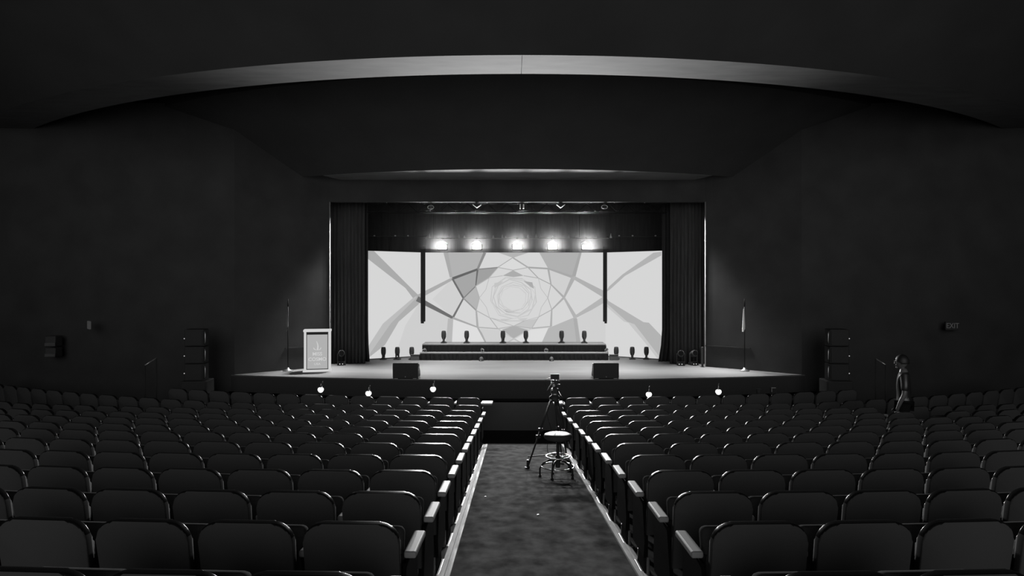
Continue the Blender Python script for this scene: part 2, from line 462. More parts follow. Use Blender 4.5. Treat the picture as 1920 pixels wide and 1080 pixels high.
riser(PX(787, 21.9), PX(1141, 21.9), 21.9, 22.15, ST, ST + 0.25, 'long low black skirted step in front of the taller riser')
riser(PX(791.5, 22.2), PX(1136.5, 22.2), 22.2, 23.02, ST, ST + 0.5, 'taller black skirted riser carrying six upright lights before the screen')
for x0, x1, lab in ((770, 786.3, 'plain grey step box at the left end of the skirted risers'), (1143, 1159, 'plain grey step box at the right end of the skirted risers')):
    d = 21.95; X0, X1 = PX(x0, d), PX(x1, d)
    root = thing('step_box', lab, 'box', ((X0 + X1) / 2, d + .015, ST), 0, 'grey step boxes beside the risers')
    b = MB(); b.box((0, 0, .08), (X1 - X0, .10, .16), bevel=.005); b.build('box_body', M['grey'], root)
    b = MB(); b.box((0, 0, .17), (X1 - X0 + .015, .12, .022), bevel=.004); b.build('tread', M['grey'], root)

# ------------------------------------------------------------------ moving heads
def make_head(loc, lab, group):
    root = thing('moving_head_light', lab, 'stage light', loc, 0, group)
    b = MB(); b.box((0, 0, .022), (.19, .19, .03), bevel=.008); b.box((0, 0, .045), (.13, .13, .025), bevel=.008)
    for sx in (-1, 1):
        for sy in (-1, 1): b.lathe([(.012, 0), (.012, .01)], (sx * .075, sy * .075, 0), 8)
    b.build('base', M['black'], root)
    b = MB(); b.box((0, 0, .07), (.05, .17, .03), bevel=.008)
    for sy in (-1, 1): b.box((0, sy * .088, .15), (.055, .016, .18), bevel=.006)
    b.build('yoke', M['black'], root)
    b = MB(); b.lathe([(.030, .125), (.050, .135), (.064, .165), (.076, .22), (.080, .28), (.078, .33), (.070, .375), (.066, .40), (.05, .40)], n=20)
    for k in range(8):
        a = 2 * PI * k / 8; b.box((.074 * math.cos(a), .074 * math.sin(a), .25), (.008, .014, .09), Matrix.Rotation(a, 3, 'Z'))
    h = b.build('lamp_head', M['black'], root)
    b = MB(); b.lathe([(.048, .399), (.048, .405), (.03, .408)], n=16); b.build('lens', M['black_gloss'], h)
    return root
TOPR = ST + 0.5
gx = [(832, 'first'), (875, 'second'), (943, 'third'), (986, 'fourth'), (1053, 'fifth'), (1095.5, 'last')]
heads = None
for x, w_ in gx:
    loc = (PX(x, 22.55), 22.55, TOPR)
    lab = 'upright black moving light on the riser top, %s from the left of six' % w_
    gname = 'upright moving lights on the riser'
    if heads is None: heads = make_head(loc, lab, gname)
    else: dup(heads, loc, random.uniform(-.35, .35), lab, gname)
for x, w_ in ((719, 'outermost of three left of the riser'), (745, 'middle of three left of the riser'), (772, 'partly behind the step box left of the riser')):
    dup(heads, (PX(x, 22.13), 22.13, ST), random.uniform(-.35, .35), 'upright black moving light on the floor, ' + w_, 'upright moving lights on the stage floor')
for x, w_ in ((1155.5, 'partly behind the step box right of the riser'), (1185.5, 'middle of three right of the riser'), (1212, 'outermost of three right of the riser')):
    dup(heads, (PX(x, 22.2), 22.2, ST), random.uniform(-.35, .35), 'upright black moving light on the floor, ' + w_, 'upright moving lights on the stage floor')
# larger heads in the wings, tipped forward
def make_wash(loc, lab, group, rz=0):
    root = thing('wash_light', lab, 'stage light', loc, rz, group)
    b = MB(); b.box((0, 0, .04), (.24, .22, .08), bevel=.015); b.build('base', M['black'], root)
    b = MB(); b.box((0, 0, .095), (.23, .06, .03), bevel=.008)
    for sx in (-1, 1): b.box((sx * .115, 0, .22), (.018, .07, .26), bevel=.008)
    b.build('yoke', M['grey'], root)
    rot = Matrix.Rotation(R(75), 3, 'X')
    b = MB(); b.lathe([(.05, -.12), (.085, -.09), (.095, 0), (.098, .09), (.09, .12), (.08, .12)], (0, 0, .34), 20, rot=rot)
    h = b.build('lamp_head', M['grey'], root)
    b = MB(); b.lathe([(.078, .118), (.078, .127)], (0, 0, .34), 18, rot=rot); b.build('lens', M['black_gloss'], h)
    b = MB()
    for sx in (-.05, .03): b.lathe([(.012, 0), (.014, .008), (.004, .014)], (sx, -.112, .045), 10, rot=Matrix.Rotation(R(90), 3, 'X'))
    b.build('indicator_lamp', E(225), root)
    return root
w1 = make_wash((PX(640, 20.55), 20.55, ST), 'dark wash light standing at the foot of the left drape', 'wash lights in the wings', .3)
dup(w1, (PX(1276.5, 20.5), 20.5, ST), -.2, 'dark wash light at the foot of the right drape, nearer the screen', 'wash lights in the wings')
dup(w1, (PX(1300, 20.55), 20.55, ST), .25, 'dark wash light at the foot of the right drape, beside the grey post', 'wash lights in the wings')
d = 20.05
root = thing('floor_post', 'narrow grey post standing on the stage at the right proscenium edge', 'post', (PX(1317, d), d, ST))
b = MB(); b.box((0, 0, .3), (.06, .05, .58), bevel=.008); b.build('post', M['grey'], root)
b = MB(); b.box((0, 0, .008), (.11, .11, .016), bevel=.004); b.build('base_plate', M['black'], root)

# small fixtures on the lower step and on the floor before it
def make_pin(loc, lab, rz):
    root = thing('pin_light', lab, 'stage light', loc, rz, 'small pale lights on the lower step')
    b = MB(); b.box((0, 0, .008), (.11, .09, .016), bevel=.004); b.build('base_plate', M['steel'], root)
    b = MB(); b.tube([(-.05, 0, .012), (-.055, 0, .09), (0, 0, .115), (.055, 0, .09), (.05, 0, .012)], .007); b.build('bracket', M['pale'], root)
    rot = Matrix.Rotation(R(60), 3, 'X')
    b = MB(); b.lathe([(.025, -.05), (.034, -.03), (.036, .04), (.042, .05), (.03, .05)], (0, 0, .075), 14, rot=rot); b.build('lamp_can', M['grey'], root)
    return root
pin = None
for x, lab in ((796, 'small pale light on the lower step, at its left end'), (904.5, 'small pale light on the lower step, left of the rosette centre'),
               (1024, 'small pale light on the lower step, right of the rosette centre'), (1137, 'small pale light on the lower step, at its right end')):
    loc = (PX(x, 22.03), 22.03, ST + .25)
    if pin is None: pin = make_pin(loc, lab, .3)
    else: dup(pin, loc, random.uniform(-.8, .8), lab)
dome = None
for x, lab in ((902.5, 'small dark domed light on the stage floor before the step, left one'), (1034, 'small dark domed light on the stage floor before the step, right one')):
    loc = (PX(x, 21.7), 21.7, ST)
    if dome is None:
        dome = thing('dome_light', lab, 'stage light', loc, 0, 'domed lights before the step')
        b = MB(); b.lathe([(.075, 0), (.08, .02), (.07, .03)], n=18); b.build('base', M['black'], dome)
        b = MB(); b.lathe([(.07, .03), (.066, .075), (.048, .115), (.02, .135), (.004, .138)], n=18); b.build('dome', M['grey'], dome)
        b = MB(); b.lathe([(.009, 0), (.009, .008)], (-.02, -.074, .03), 8, rot=Matrix.Rotation(R(90), 3, 'X')); b.build('indicator_lamp', E(215), dome)
    else: dup(dome, loc, .4, lab)

# ------------------------------------------------------------------ wedge monitors
def wedge(x, lab, group, s):
    d = 17.62
    root = thing('stage_monitor', lab, 'loudspeaker', (PX(x, d), d, ST), 0, group)
    W2 = .325
    b = MB()
    prof = [(-.17, 0.012), (.25, 0.012), (.27, .10), (.02, .40), (-.17, .40)]
    b.prism(prof, lambda p, k: (W2 if k else -W2, p[0], p[1]))
    bmesh.ops.bevel(b.bm, geom=b.bm.edges[:], offset=.01, segments=2, affect='EDGES')
    b.build('cabinet', M['black'], root)
    b = MB()
    p, q = Vector((0, .262, .125)), Vector((0, .035, .39))
    mid = (p + q) / 2; L_ = (q - p).length; ang = math.atan2(q.z - p.z, q.y - p.y)
    b.box((0, mid.y + .01, mid.z + .008), (.58, L_ - .03, .012), Matrix.Rotation(ang, 3, 'X'), bevel=.004); b.build('grille', M['grille'], root)
    b = MB()
    b.tube([(s * W2, -.10, .12), (s * (W2 + .02), -.10, .13), (s * (W2 + .02), -.10, .28), (s * W2, -.10, .29)], .011)
    b.build('handle', M['steel'], root)
    b = MB()
    for y0, z0, y1, z1 in ((-.15, .02, -.15, .38), (-.15, .38, .0, .38), (-.15, .02, .2, .02)):
        b.tube([(s * (W2 + .003), y0, z0), (s * (W2 + .003), y1, z1)], .007, 6)
    b.build('edge_trim', M['steel'], root)
    b = MB()
    for sx in (-.24, .24): b.box((sx, 0, .006), (.09, .34, .012))
    b.build('foot_strip', M['pale'], root)
    b = MB(); b.lathe([(.012, 0), (.012, .006)], (0.0, -.176, .05), 10, rot=Matrix.Rotation(R(90), 3, 'X')); b.build('socket', M['pale'], root)
wedge(762, 'black wedge loudspeaker on the stage edge, left of the aisle', 'wedge loudspeakers on the stage edge', 1)
wedge(1135, 'black wedge loudspeaker on the stage edge, right of the tripod', 'wedge loudspeakers on the stage edge', -1)

# ------------------------------------------------------------------ lectern
d = 18.91
root = thing('lectern', 'pale lectern with its brightness put in as glow, lettered front panel, left of the stage', 'lectern', (PX(595, d), d, ST), R(13))
k = d / F
FR = E(208); PN = E(176); LT = E(205)  # lectern brightness put in as emission on frame, panel and lettering
b = MB()
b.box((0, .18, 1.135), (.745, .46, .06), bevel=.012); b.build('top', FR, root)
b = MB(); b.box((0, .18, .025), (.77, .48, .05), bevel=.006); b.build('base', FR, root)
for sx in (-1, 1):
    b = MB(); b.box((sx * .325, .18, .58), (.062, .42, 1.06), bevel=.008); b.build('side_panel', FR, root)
b = MB(); b.box((0, .02, .585), (.59, .02, 1.05)); b.build('backing', M['black'], root)
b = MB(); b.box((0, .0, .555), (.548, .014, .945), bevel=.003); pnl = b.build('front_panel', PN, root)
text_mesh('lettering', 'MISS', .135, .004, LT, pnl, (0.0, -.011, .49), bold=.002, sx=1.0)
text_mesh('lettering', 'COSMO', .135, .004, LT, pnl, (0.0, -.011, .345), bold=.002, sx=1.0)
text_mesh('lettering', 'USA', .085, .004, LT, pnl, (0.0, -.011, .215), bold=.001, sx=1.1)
b = MB()
def lg(pts):
    b.prism([(p[0], p[1]) for p in pts], lambda p, k: (p[0], -.008 - .006 * k, p[1]))
lg([(-.03, .86), (-.005, .83), (.02, .77), (.035, .70), (.03, .63), (.03, .60), (-.02, .60), (-.005, .66), (0, .72), (-.01, .78)])
lg([(-.10, .69), (-.075, .64), (-.03, .61), (-.02, .60), (-.06, .605), (-.10, .63)])
lg([(.10, .69), (.075, .64), (.04, .61), (.03, .60), (.06, .605), (.10, .63)])
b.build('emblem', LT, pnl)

# ------------------------------------------------------------------ drapes
def curtain(name, x0, x1, d, z0, z1, lab, cat='curtain', pleat=.11, amp=.035, flare=0.0, group=None, m='drape', swag=0.0):
    b = MB(); n = max(8, int(abs(x1 - x0) / pleat * 8)); nz = 10
    root = None; rg = random.Random(int(abs(x0) * 100)); ph = rg.random() * 6
    rows = []
    xm = (x0 + x1) / 2
    for i in range(n + 1):
        t = i / n; x = x0 + (x1 - x0) * t
        col = []
        for j in range(nz + 1):
            u = j / nz; z = z0 + (z1 - z0) * u
            w = amp * (1.15 - .5 * u)
            yy = d + w * math.sin(2 * PI * x / pleat + ph + .5 * math.sin(x * 3)) + .3 * w * math.sin(2 * PI * x / pleat * .43 + 1.3 + u)
            fx = x + flare * (1 - t) * max(0, 1 - u / .22) ** 2
            col.append(b.bm.verts.new((fx, yy, z)))
        rows.append(col)
    for r0, r1 in zip(rows, rows[1:]):
        for j in range(nz): b.bm.faces.new((r0[j], r1[j], r1[j + 1], r0[j + 1]))
    o = b.build(name, M[m], smooth=True)
    md = o.modifiers.new('cloth thickness', 'SOLIDIFY'); md.thickness = .012
    return tag(o, lab, cat, group)
ZC = EZ + 2.75
curtain('stage_curtain', PX(684, 20.9), PL - .35, 20.9, ST + .01, ZC, 'black pleated leg curtain left of the stage, nearest the lectern', group='black leg curtains', flare=0)
curtain('stage_curtain', PX(689.5, 21.4), PX(640, 21.4), 21.4, ST + .01, ZC, 'black leg curtain left of the stage, touching the screen edge', group='black leg curtains', flare=.05)
curtain('stage_curtain', PX(1256.5, 20.85), PR + .35, 20.85, ST + .01, ZC, 'black pleated leg curtain right of the stage, beside the wash lights', group='black leg curtains')
curtain('stage_curtain', PX(1241, 21.45), PX(1300, 21.45), 21.45, ST + .01, ZC, 'black leg curtain right of the stage, flaring at the screen edge', group='black leg curtains', flare=-.12)
curtain('border_curtain', -5.6, 5.8, 23.45, EZ + 1.0, EZ + 3.2, 'wide black border curtain above the screen, behind the row of lamps', pleat=.4, amp=.006)

# ------------------------------------------------------------------ overhead truss and fixtures
d = 20.55
TZ1, TZ0 = PZ(381.5, d), PZ(399, d)
TX0, TX1 = PX(690, d), PX(1250, d)
root = thing('lighting_truss', 'long lighting truss hung with cables under the proscenium header', 'truss', ((TX0 + TX1) / 2, d, TZ0))
hw = (TX1 - TX0) / 2; hh = TZ1 - TZ0
for yy, zz in ((-.14, 0), (.14, 0), (-.14, hh), (.14, hh)):
    b = MB(); b.tube([(-hw, yy, zz), (hw, yy, zz)], .010, 8); b.build('chord', M['pipe'], root)
b = MB(); n = 30
for i in range(n):
    xa, xb = -hw + 2 * hw * i / n, -hw + 2 * hw * (i + 1) / n
    for yy in (-.14, .14):
        b.tube([(xa, yy, 0 if i % 2 else hh), (xb, yy, hh if i % 2 else 0)], .006, 5)
    b.tube([(xa, -.14, hh), (xb, .14, hh)], .006, 5)
b.build('lattice', M['pipe'], root)
for zz, amp, sd in ((hh, .022, 1), (hh - .03, .035, 2), (0.0, .018, 3)):
    rg = random.Random(sd); pts = []
    n = 90
    for i in range(n + 1):
        x = -hw + 2 * hw * i / n
        pts.append((x, -.165 + .01 * math.sin(i), zz + .03 + amp * math.sin(i * .9 + sd) * rg.uniform(.3, 1)))
    b = MB(); b.tube(pts, .005, 6); b.build('cable', M['cable'], root)
b = MB()
for x in (-3.9, -2.9, -1.7, -.9, .3, 1.2, 2.2, 2.9, 3.8):
    b.box((x, -.17, hh + .02), (.035, .03, .05), Matrix.Rotation(.3, 3, 'Y'), bevel=.005)
b.build('clamp', M['pale'], root)
for x in (-3.0, 0, 3.0):
    b = MB(); b.tube([(x, 0, hh), (x, 0, ZC - TZ0 + .2)], .008, 6); b.build('hanger', M['cable'], root)

def fixture(x, y, kind, lab):
    dd = 20.30
    root = thing('spotlight', lab, 'stage light', (PX(x, dd), dd, PZ(y, dd)), 0, 'spotlights on the lighting truss')
    zt = PZ(381, dd) - root.location.z
    b = MB(); b.box((0, .03, zt - .02), (.05, .06, .05), bevel=.008); b.tube([(0, .03, zt), (0, .03, .06)], .01, 6); b.build('clamp', M['black'], root)
    b = MB(); b.lathe([(.04, -.1), (.055, -.08), (.06, .06), (.05, .06)], (0, .06, .02), 14, rot=Matrix.Rotation(R(100), 3, 'X')); b.build('lamp_can', M['black'], root)
    if kind == 'v':
        for s in (-1, 1):
            b = MB(); b.box((s * .062 + .008, -.045, .0), (.016, .13, .155), Matrix.Rotation(s * R(52 if s < 0 else 55), 3, 'Y'), bevel=.003); b.build('barn_door', M['plate'], root)
    elif kind == 'ii':
        for s in (-1, 1):
            b = MB(); b.box((s * .05, -.045, 0), (.036 if s > 0 else .024, .10, .13), bevel=.003); b.build('barn_door', M['plate'], root)
    else:
        b = MB(); pts = [(.09 * math.cos(2 * PI * i / 20), -.05, .055 * math.sin(2 * PI * i / 20)) for i in range(20)]
        b.tube(pts, .007, 6, closed=True); b.build('yoke_ring', M['steel'], root)
        b = MB(); pts = [(.055 * math.cos(2 * PI * i / 20), -.06, .03 * math.sin(2 * PI * i / 20)) for i in range(20)]
        b.tube(pts, .004, 6, closed=True); b.build('lens_ring', M['pipe'], root)
fixture(808, 389, 'o', 'dark spotlight with a ring yoke on the truss, left end')
fixture(894, 387, 'v', 'spotlight with pale barn doors in a V, left of the truss middle')
fixture(978.5, 387.5, 'ii', 'spotlight with two upright pale barn doors at the truss middle')
fixture(1050.5, 387, 'v', 'spotlight with pale barn doors in a V, right of the truss middle')
fixture(1133, 388.5, 'o', 'dark spotlight with a ring yoke on the truss, right end')

# lower pipe over the screen
d = 22.95
LZ = PZ(447, d)
root = thing('lighting_pipe', 'thin pipe with pale clamps just above the screen, carrying the row of lamps', 'pipe', (PX(970, d), d, LZ))
c0 = root.location.x
b = MB(); b.tube([(PX(797, d) - c0, 0, 0), (PX(1141, d) - c0, 0, 0)], .016, 8); b.build('pipe', M['pale'], root)
for xa, xb, y in ((688, 800, 443), (1138, 1252, 443.5)):
    b = MB(); zz = PZ(y, d) - LZ
    n = 16
    b.tube([(PX(xa + (xb - xa) * i / n, d) - c0, .03, zz + .008 * math.sin(i * 1.7)) for i in range(n + 1)], .012, 7)
    b.build('pipe_end', M['grey'], root)
for x, h in ((806, 9), (843, 6), (861, 8), (871, 5), (913, 8), (925, 6), (942, 7), (948, 4), (982, 6), (990, 7), (1005, 8), (1013, 9), (1036, 5), (1066, 7), (1079, 7), (1117, 7), (1145, 9)):
    X = PX(x, d) - c0; hh_ = h / F * d
    b = MB(); b.prism([(-.035, 0), (.04, 0), (.015, hh_ * .45), (.0, hh_), (-.02, hh_ * .5)], lambda p, k: (X + p[0], -.02 - .03 * k, p[1] + .012)); b.build('clamp', M['pale'], root)
for x in (702, 741, 765, 1161, 1186, 1229):
    X = PX(x, d) - c0
    b = MB(); b.box((X, 0, PZ(442, d) - LZ), (.05, .05, .04), bevel=.008); b.build('clamp', M['pale'], root)
for x, y0 in ((813, 386), (1086.5, 398)):
    b = MB(); b.tube([(PX(x, d) - c0, .0, 0), (PX(x, d) - c0, .0, PZ(y0, d) - LZ)], .006, 6); b.build('hanging_cable', M['pipe'], root)
for xa, xb in ((706, 706), (729, 729.5), (733, 730.5)):
    b = MB(); b.tube([(PX(xa, d) - c0, .03, PZ(443, d) - LZ), (PX(xb, d) - c0, .03, PZ(470, d) - LZ)], .006, 6); b.build('hanging_cable', M['pipe'], root)

# the row of five lamps
LAMPS = [(829, 'first'), (894, 'second'), (970, 'middle'), (1036, 'fourth'), (1100, 'last')]
lampglow = emit('lamp glow', 0.9, 1.25)
bl = None
LD = 22.82
for x, w_ in LAMPS:
    lab = 'glowing rectangular lamp above the screen, %s from the left of five' % w_
    loc = (PX(x, LD), LD, PZ(463, LD))
    if bl is None:
        bl = thing('blinder_lamp', lab, 'stage light', loc, 0, 'row of glowing lamps above the screen')
        b = MB(); b.box((0, .07, 0), (.36, .12, .22), bevel=.02); b.build('housing', M['black'], bl)
        b = MB(); b.box((0, .0, 0), (.31, .03, .165), bevel=.028, seg=3); b.build('lamp_lens', lampglow, bl)
        b = MB(); zt = LZ - loc[2]
        b.tube([(-.19, .08, 0), (-.19, .08, .14), (0, .08, zt - .03), (.19, .08, .14), (.19, .08, 0)], .008, 6); b.box((0, .09, zt), (.05, .06, .06), bevel=.008)
        b.build('bracket', M['black'], bl)
    else: dup(bl, loc, 0, lab)
    L_ = bpy.data.lights.new('lamp beam', 'SPOT'); L_.energy = LAMP_W
    L_.spot_size = R(70); L_.spot_blend = 1.0; L_.shadow_soft_size = 0.15
    o = bpy.data.objects.new('lamp_beam', L_); COL.objects.link(o); o.location = (loc[0], LD - .18, loc[2])
    o.rotation_euler = (R(-90 + 3), 0, 0)
    # added rear spot that puts the lamp's halo on the border curtain
    L_ = bpy.data.lights.new('added halo spot', 'SPOT'); L_.energy = 70.0; L_.spot_size = R(165); L_.spot_blend = 1.0; L_.shadow_soft_size = 0.06
    o = bpy.data.objects.new('added_halo_spot', L_); COL.objects.link(o); o.location = (loc[0], LD + .22, loc[2] + .10); o.rotation_euler = (R(90 + 12), 0, 0)

# overhead stage wash from the truss, aimed down at the deck
for x, yy, k_, tilt in ((-4.9, 20.5, 1.25, -17), (-3.0, 20.5, .8, -17), (-1.0, 20.5, .6, -17), (1.3, 20.5, .6, -17), (3.3, 20.5, .8, -17), (5.2, 20.5, 1.25, -17),
                        (-2.2, 20.7, .7, 10), (.16, 20.7, .5, 10), (2.5, 20.7, .7, 10)):
    A_ = bpy.data.lights.new('stage wash', 'AREA'); A_.shape = 'RECTANGLE'; A_.size = 1.2; A_.size_y = .25
    A_.energy = WASH_W / 6 * k_; A_.spread = R(52)
    o = bpy.data.objects.new('stage_wash', A_); COL.objects.link(o); o.location = (x, yy, EZ + 2.2); o.rotation_euler = (R(tilt), R(14) if x < -4 else R(-14) if x > 4 else 0, 0)

# thin haze over the rear of the stage
hz = bpy.data.materials.new('stage haze'); hz.use_nodes = True
nt = hz.node_tree; nt.nodes.remove(nt.nodes['Principled BSDF'])
v = nt.nodes.new('ShaderNodeVolumeScatter'); v.inputs['Color'].default_value = (1, 1, 1, 1); v.inputs['Density'].default_value = HAZE; v.inputs['Anisotropy'].default_value = 0.25
nt.links.new(v.outputs[0], nt.nodes['Material Output'].inputs['Volume'])
b = MB(); b.box((SCX, 22.45, EZ + 1.975), (8.6, 1.7, 1.45))
o = b.build('stage_haze', hz); tag(o, 'thin glowing haze around the row of lamps over the stage', 'haze', kind='stuff')

# ------------------------------------------------------------------ gooseneck lamps before the stage
gl = None
globe = emit('small lamp glow', 0.9, 1.6)
def make_goose(loc, lab, h):
    root = thing('gooseneck_lamp', lab, 'lamp', loc, 0, 'small glowing lamps before the stage')
    b = MB(); b.lathe([(.13, 0), (.13, .012), (.03, .025)], n=20); b.build('base', M['black'], root)
    b = MB(); b.tube([(0, 0, .02), (0, 0, h - .02)], .009, 8); b.build('pole', M['cable'], root)
    b = MB(); pts = [(.0, 0, h - .03), (.005, -.005, h + .06), (.012, -.01, h + .13), (.02, -.02, h + .165), (-.0, -.05, h + .15), (-.005, -.07, h + .10), (-.01, -.075, h + .055)]
    b.tube(pts, .006, 8); b.build('gooseneck', M['chrome'], root)
    b = MB(); b.lathe([(.012, .05), (.022, .045), (.03, .03)], (-.01, -.075, h), 12); b.build('lamp_cap', M['black'], root)
    b = MB(); b.lathe([(.004, -.075), (.036, -.064), (.064, -.028), (.071, 0.0), (.060, .034), (.024, .052)], (-.01, -.075, h - .015), 16); b.build('lamp_globe', globe, root)
    return root
for x, y, dd, w_ in ((601.5, 729, 15.9, 'leftmost, below the lectern'), (691, 736, 15.9, 'between the lectern and the left wedge'), (812, 728, 16.2, 'right of the left wedge'),
                 (1216.5, 738, 15.9, 'right of the right wedge'), (1347, 733, 15.9, 'rightmost, below the flag')):
    h = PZ(y, dd)
    gl = make_goose((PX(x, dd) + .01, dd + .07, 0), 'small glowing gooseneck lamp before the stage front, ' + w_, h)

# ------------------------------------------------------------------ theatre seats
ROWS = [2.75, 3.6, 4.42, 5.27, 6.12, 6.98, 7.85, 8.62, 9.5, 10.42, 11.5, 12.85, 14.05]   # nearest row first
ROWOFF = {2.75: -.01, 3.6: .0}
SW = 0.56
def seat_meshes():
    me = {}
    # backrest: padded slab with rounded top corners, leaning back
    def outline(w, z0, z1, r, n=7):
        p = [(-w, z0), (w, z0)]
        for i in range(n + 1):
            a = PI / 2 * i / n; p.append((w - r + r * math.cos(a), z1 - r + r * math.sin(a)))
        for i in range(n + 1):
            a = PI / 2 * i / n; p.append((-w + r - r * math.sin(a), z1 - r + r * math.cos(a)))
        return p
    lean = math.tan(R(9))
    def slab(w, z0, z1, r, y0, y1, bev):
        b = MB(); b.prism(outline(w, z0, z1, r), lambda p, k: (p[0], (y1 if k else y0) - (p[1] - .4) * lean, p[1]))
        es = [e for e in b.bm.edges if len(e.link_faces) == 2 and any(len(f.verts) > 6 for f in e.link_faces)]
        bmesh.ops.bevel(b.bm, geom=es, offset=bev, segments=4, affect='EDGES', profile=.5)
        return b
    tmp = []
    o = slab(.252, .36, .875, .105, .0, .055, .012).build('backrest', [M['seatback'], M['lit_rim']], smooth=True); tmp.append(o)
    for p in o.data.polygons: p.material_index = 1 if p.normal.z > .22 and abs(p.normal.y) < .97 else 0  # up-facing rim gets a lit copy of the shell, shaping its lamp highlight
    b = slab(.225, .42, .80, .075, .05, .10, .02); o = b.build('back_cushion', M['seat'], smooth=True); tmp.append(o)
    b = MB(); b.box((0, .21, .55), (.45, .10, .42), Matrix.Rotation(R(-14), 3, 'X'), bevel=.035, seg=3); o = b.build('seat_pan', M['seat'], smooth=True); tmp.append(o)
    return tmp
SB, SC_, SP = seat_meshes()
def arm_mesh(w):
    b = MB(); b.box((0, .23, .645), (w, .34, .038), bevel=.012, seg=3); return b.build('armrest', M['arm'])
def leg_mesh():
    b = MB()
    b.prism([(.08, 0.02), (.34, 0.02), (.30, .10), (.26, .62), (.14, .62), (.12, .12)], lambda p, k: (.02 if k else -.02, p[0], p[1])); return b.build('leg', M['leg'])
AM, AMW, LM = arm_mesh(.068), arm_mesh(.24), leg_mesh()
b = MB(); b.box((0, .2, .012), (.075, .34, .018), bevel=.005); b.box((0, .035, .085), (.02, .018, .16), bevel=.004); b.box((0, .37, .06), (.02, .018, .1), bevel=.004); FT = b.build('foot_plate', M['foot'])
b = MB(); b.prism([(.02, .16), (.42, .16), (.44, .3), (.40, .60), (.06, .60), (-.02, .3)], lambda p, k: (.012 if k else -.012, p[0], p[1])); 
bmesh.ops.bevel(b.bm, geom=b.bm.edges[:], offset=.005, segments=1, affect='EDGES'); EP = b.build('end_panel', M['black_gloss'])
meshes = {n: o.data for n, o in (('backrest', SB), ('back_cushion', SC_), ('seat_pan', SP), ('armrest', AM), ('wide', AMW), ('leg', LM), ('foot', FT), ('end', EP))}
for o in (SB, SC_, SP, AM, AMW, LM, FT, EP): bpy.data.objects.remove(o)
def child(name, me, par, loc=(0, 0, 0)):
    o = bpy.data.objects.new(name, me); COL.objects.link(o); o.parent = par; o.location = loc; return o
ACX, ACD = 0.25, 38.0
nseat = 0
PERSON = (6.86, 11.95)
rowword = ['front'] + [w + ' row' for w in ORD[1:]]
for ri, d0 in enumerate(ROWS):
    from_front = len(ROWS) - 1 - ri
    rr = ACD - d0
    for side in (-1, 1):
        start = (AL - 0.075) if side < 0 else (AR + 0.03)
        if ri == len(ROWS) - 1: start += side * .05
        j = 0
        while True:
            xe = start + side * j * SW           # aisle-side edge of this seat, along the arc
            a = (xe + side * SW / 2 - ACX) / rr
            X, Dp = ACX + rr * math.sin(a), ACD - rr * math.cos(a)
            if abs(X) > 0.752 * Dp + .25 or abs(X) > HW - .4 or abs(a) > R(37) or (ri == len(ROWS) - 1 and abs(X) > 7.6): break
            j += 1
            if math.hypot(X - PERSON[0], Dp + .15 - PERSON[1]) < .62: continue
            zf = rake(Dp + .2) if Dp < D1 else 0
            rw = 'front row' if from_front == 0 else '%s row from stage' % ORD[from_front]
            blk = 'left' if side < 0 else 'right'
            pos = 'at the aisle end' if j == 1 else '%s from the aisle' % ORD[j - 1]
            root = thing('theatre_seat', 'dark theatre seat, %s, %s, %s block' % (pos, rw, blk), 'seat', (X, Dp, zf), a, 'dark theatre seats, %s block' % blk)
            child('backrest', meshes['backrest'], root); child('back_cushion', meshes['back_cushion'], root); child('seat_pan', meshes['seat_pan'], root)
            ax = -side * SW / 2
            wide = from_front == 0 and j == 1
            child('armrest', meshes['wide'] if wide else meshes['armrest'], root, (ax + (-side * .07 if wide else 0 if j == 1 else side * .022), .05, .072 if from_front == 0 else 0))
            lg_ = child('leg', meshes['leg'], root, (ax + side * .055, .04, 0))
            if from_front == 0: lg_.scale = (1, 1, 1.115)
            if j <= 2: child('foot_plate', meshes['foot'], lg_)
            if j == 1: child('end_panel', meshes['end'], root, (ax + side * .03, .05, 0))
            nseat += 1
print('SEATS', nseat)

# ------------------------------------------------------------------ tripod, camera, stool
td = 10.75; tx = PX(1040, td); tz = rake(td)
tri = thing('camera_tripod', 'black camera tripod with spreader standing in the aisle behind the stool', 'tripod', (tx, td, tz))
def G(x, y):      # local ground height on the raked aisle
    return rake(td + y) - tz
apex = Vector((0, 0, 1.08))
feet = []
for ang in (188, 298, 70):
    fx, fy = .43 * math.cos(R(ang)), .43 * math.sin(R(ang)); fz = G(fx, fy) + .02
    foot = Vector((fx, fy, fz)); top = apex + Vector((fx, fy, 0)).normalized() * .06
    feet.append(foot)
    b = MB(); side = Vector((-fy, fx, 0)).normalized() * .022
    m1 = top.lerp(foot, .55); m2 = top.lerp(foot, .45)
    b.tube([top + side, m1 + side], .012, 8); b.tube([top - side, m1 - side], .012, 8); b.tube([m2, foot], .013, 8)
    for t in (.45, .55): 
        q = top.lerp(foot, t); b.box(q, (.075, .045, .05), bevel=.008)
    lg_ = b.build('leg', M['black'], tri)
    b = MB(); b.lathe([(.03, -.018), (.034, 0), (.018, .03)], foot, 12); b.box(foot + Vector((0, 0, .07)), (.035, .05, .09), bevel=.006); b.build('rubber_foot', M['black'], lg_)
    b = MB(); b.box(foot + Vector((-.028, -.03, .0)), (.04, .02, .018), bevel=.003); b.build('foot_clip', M['foot'], lg_)
b = MB()
hub = Vector((0, 0, .22))
for f_ in feet: b.tube([hub, f_ + Vector((0, 0, .16)) * 1.0], .009, 6)
b.lathe([(.03, .2), (.03, .24)], n=12); b.build('spreader', M['black'], tri)
b = MB(); b.lathe([(.075, 1.05), (.085, 1.07), (.085, 1.12), (.05, 1.14), (.045, 1.17)], n=18); b.build('crown', M['black'], tri)
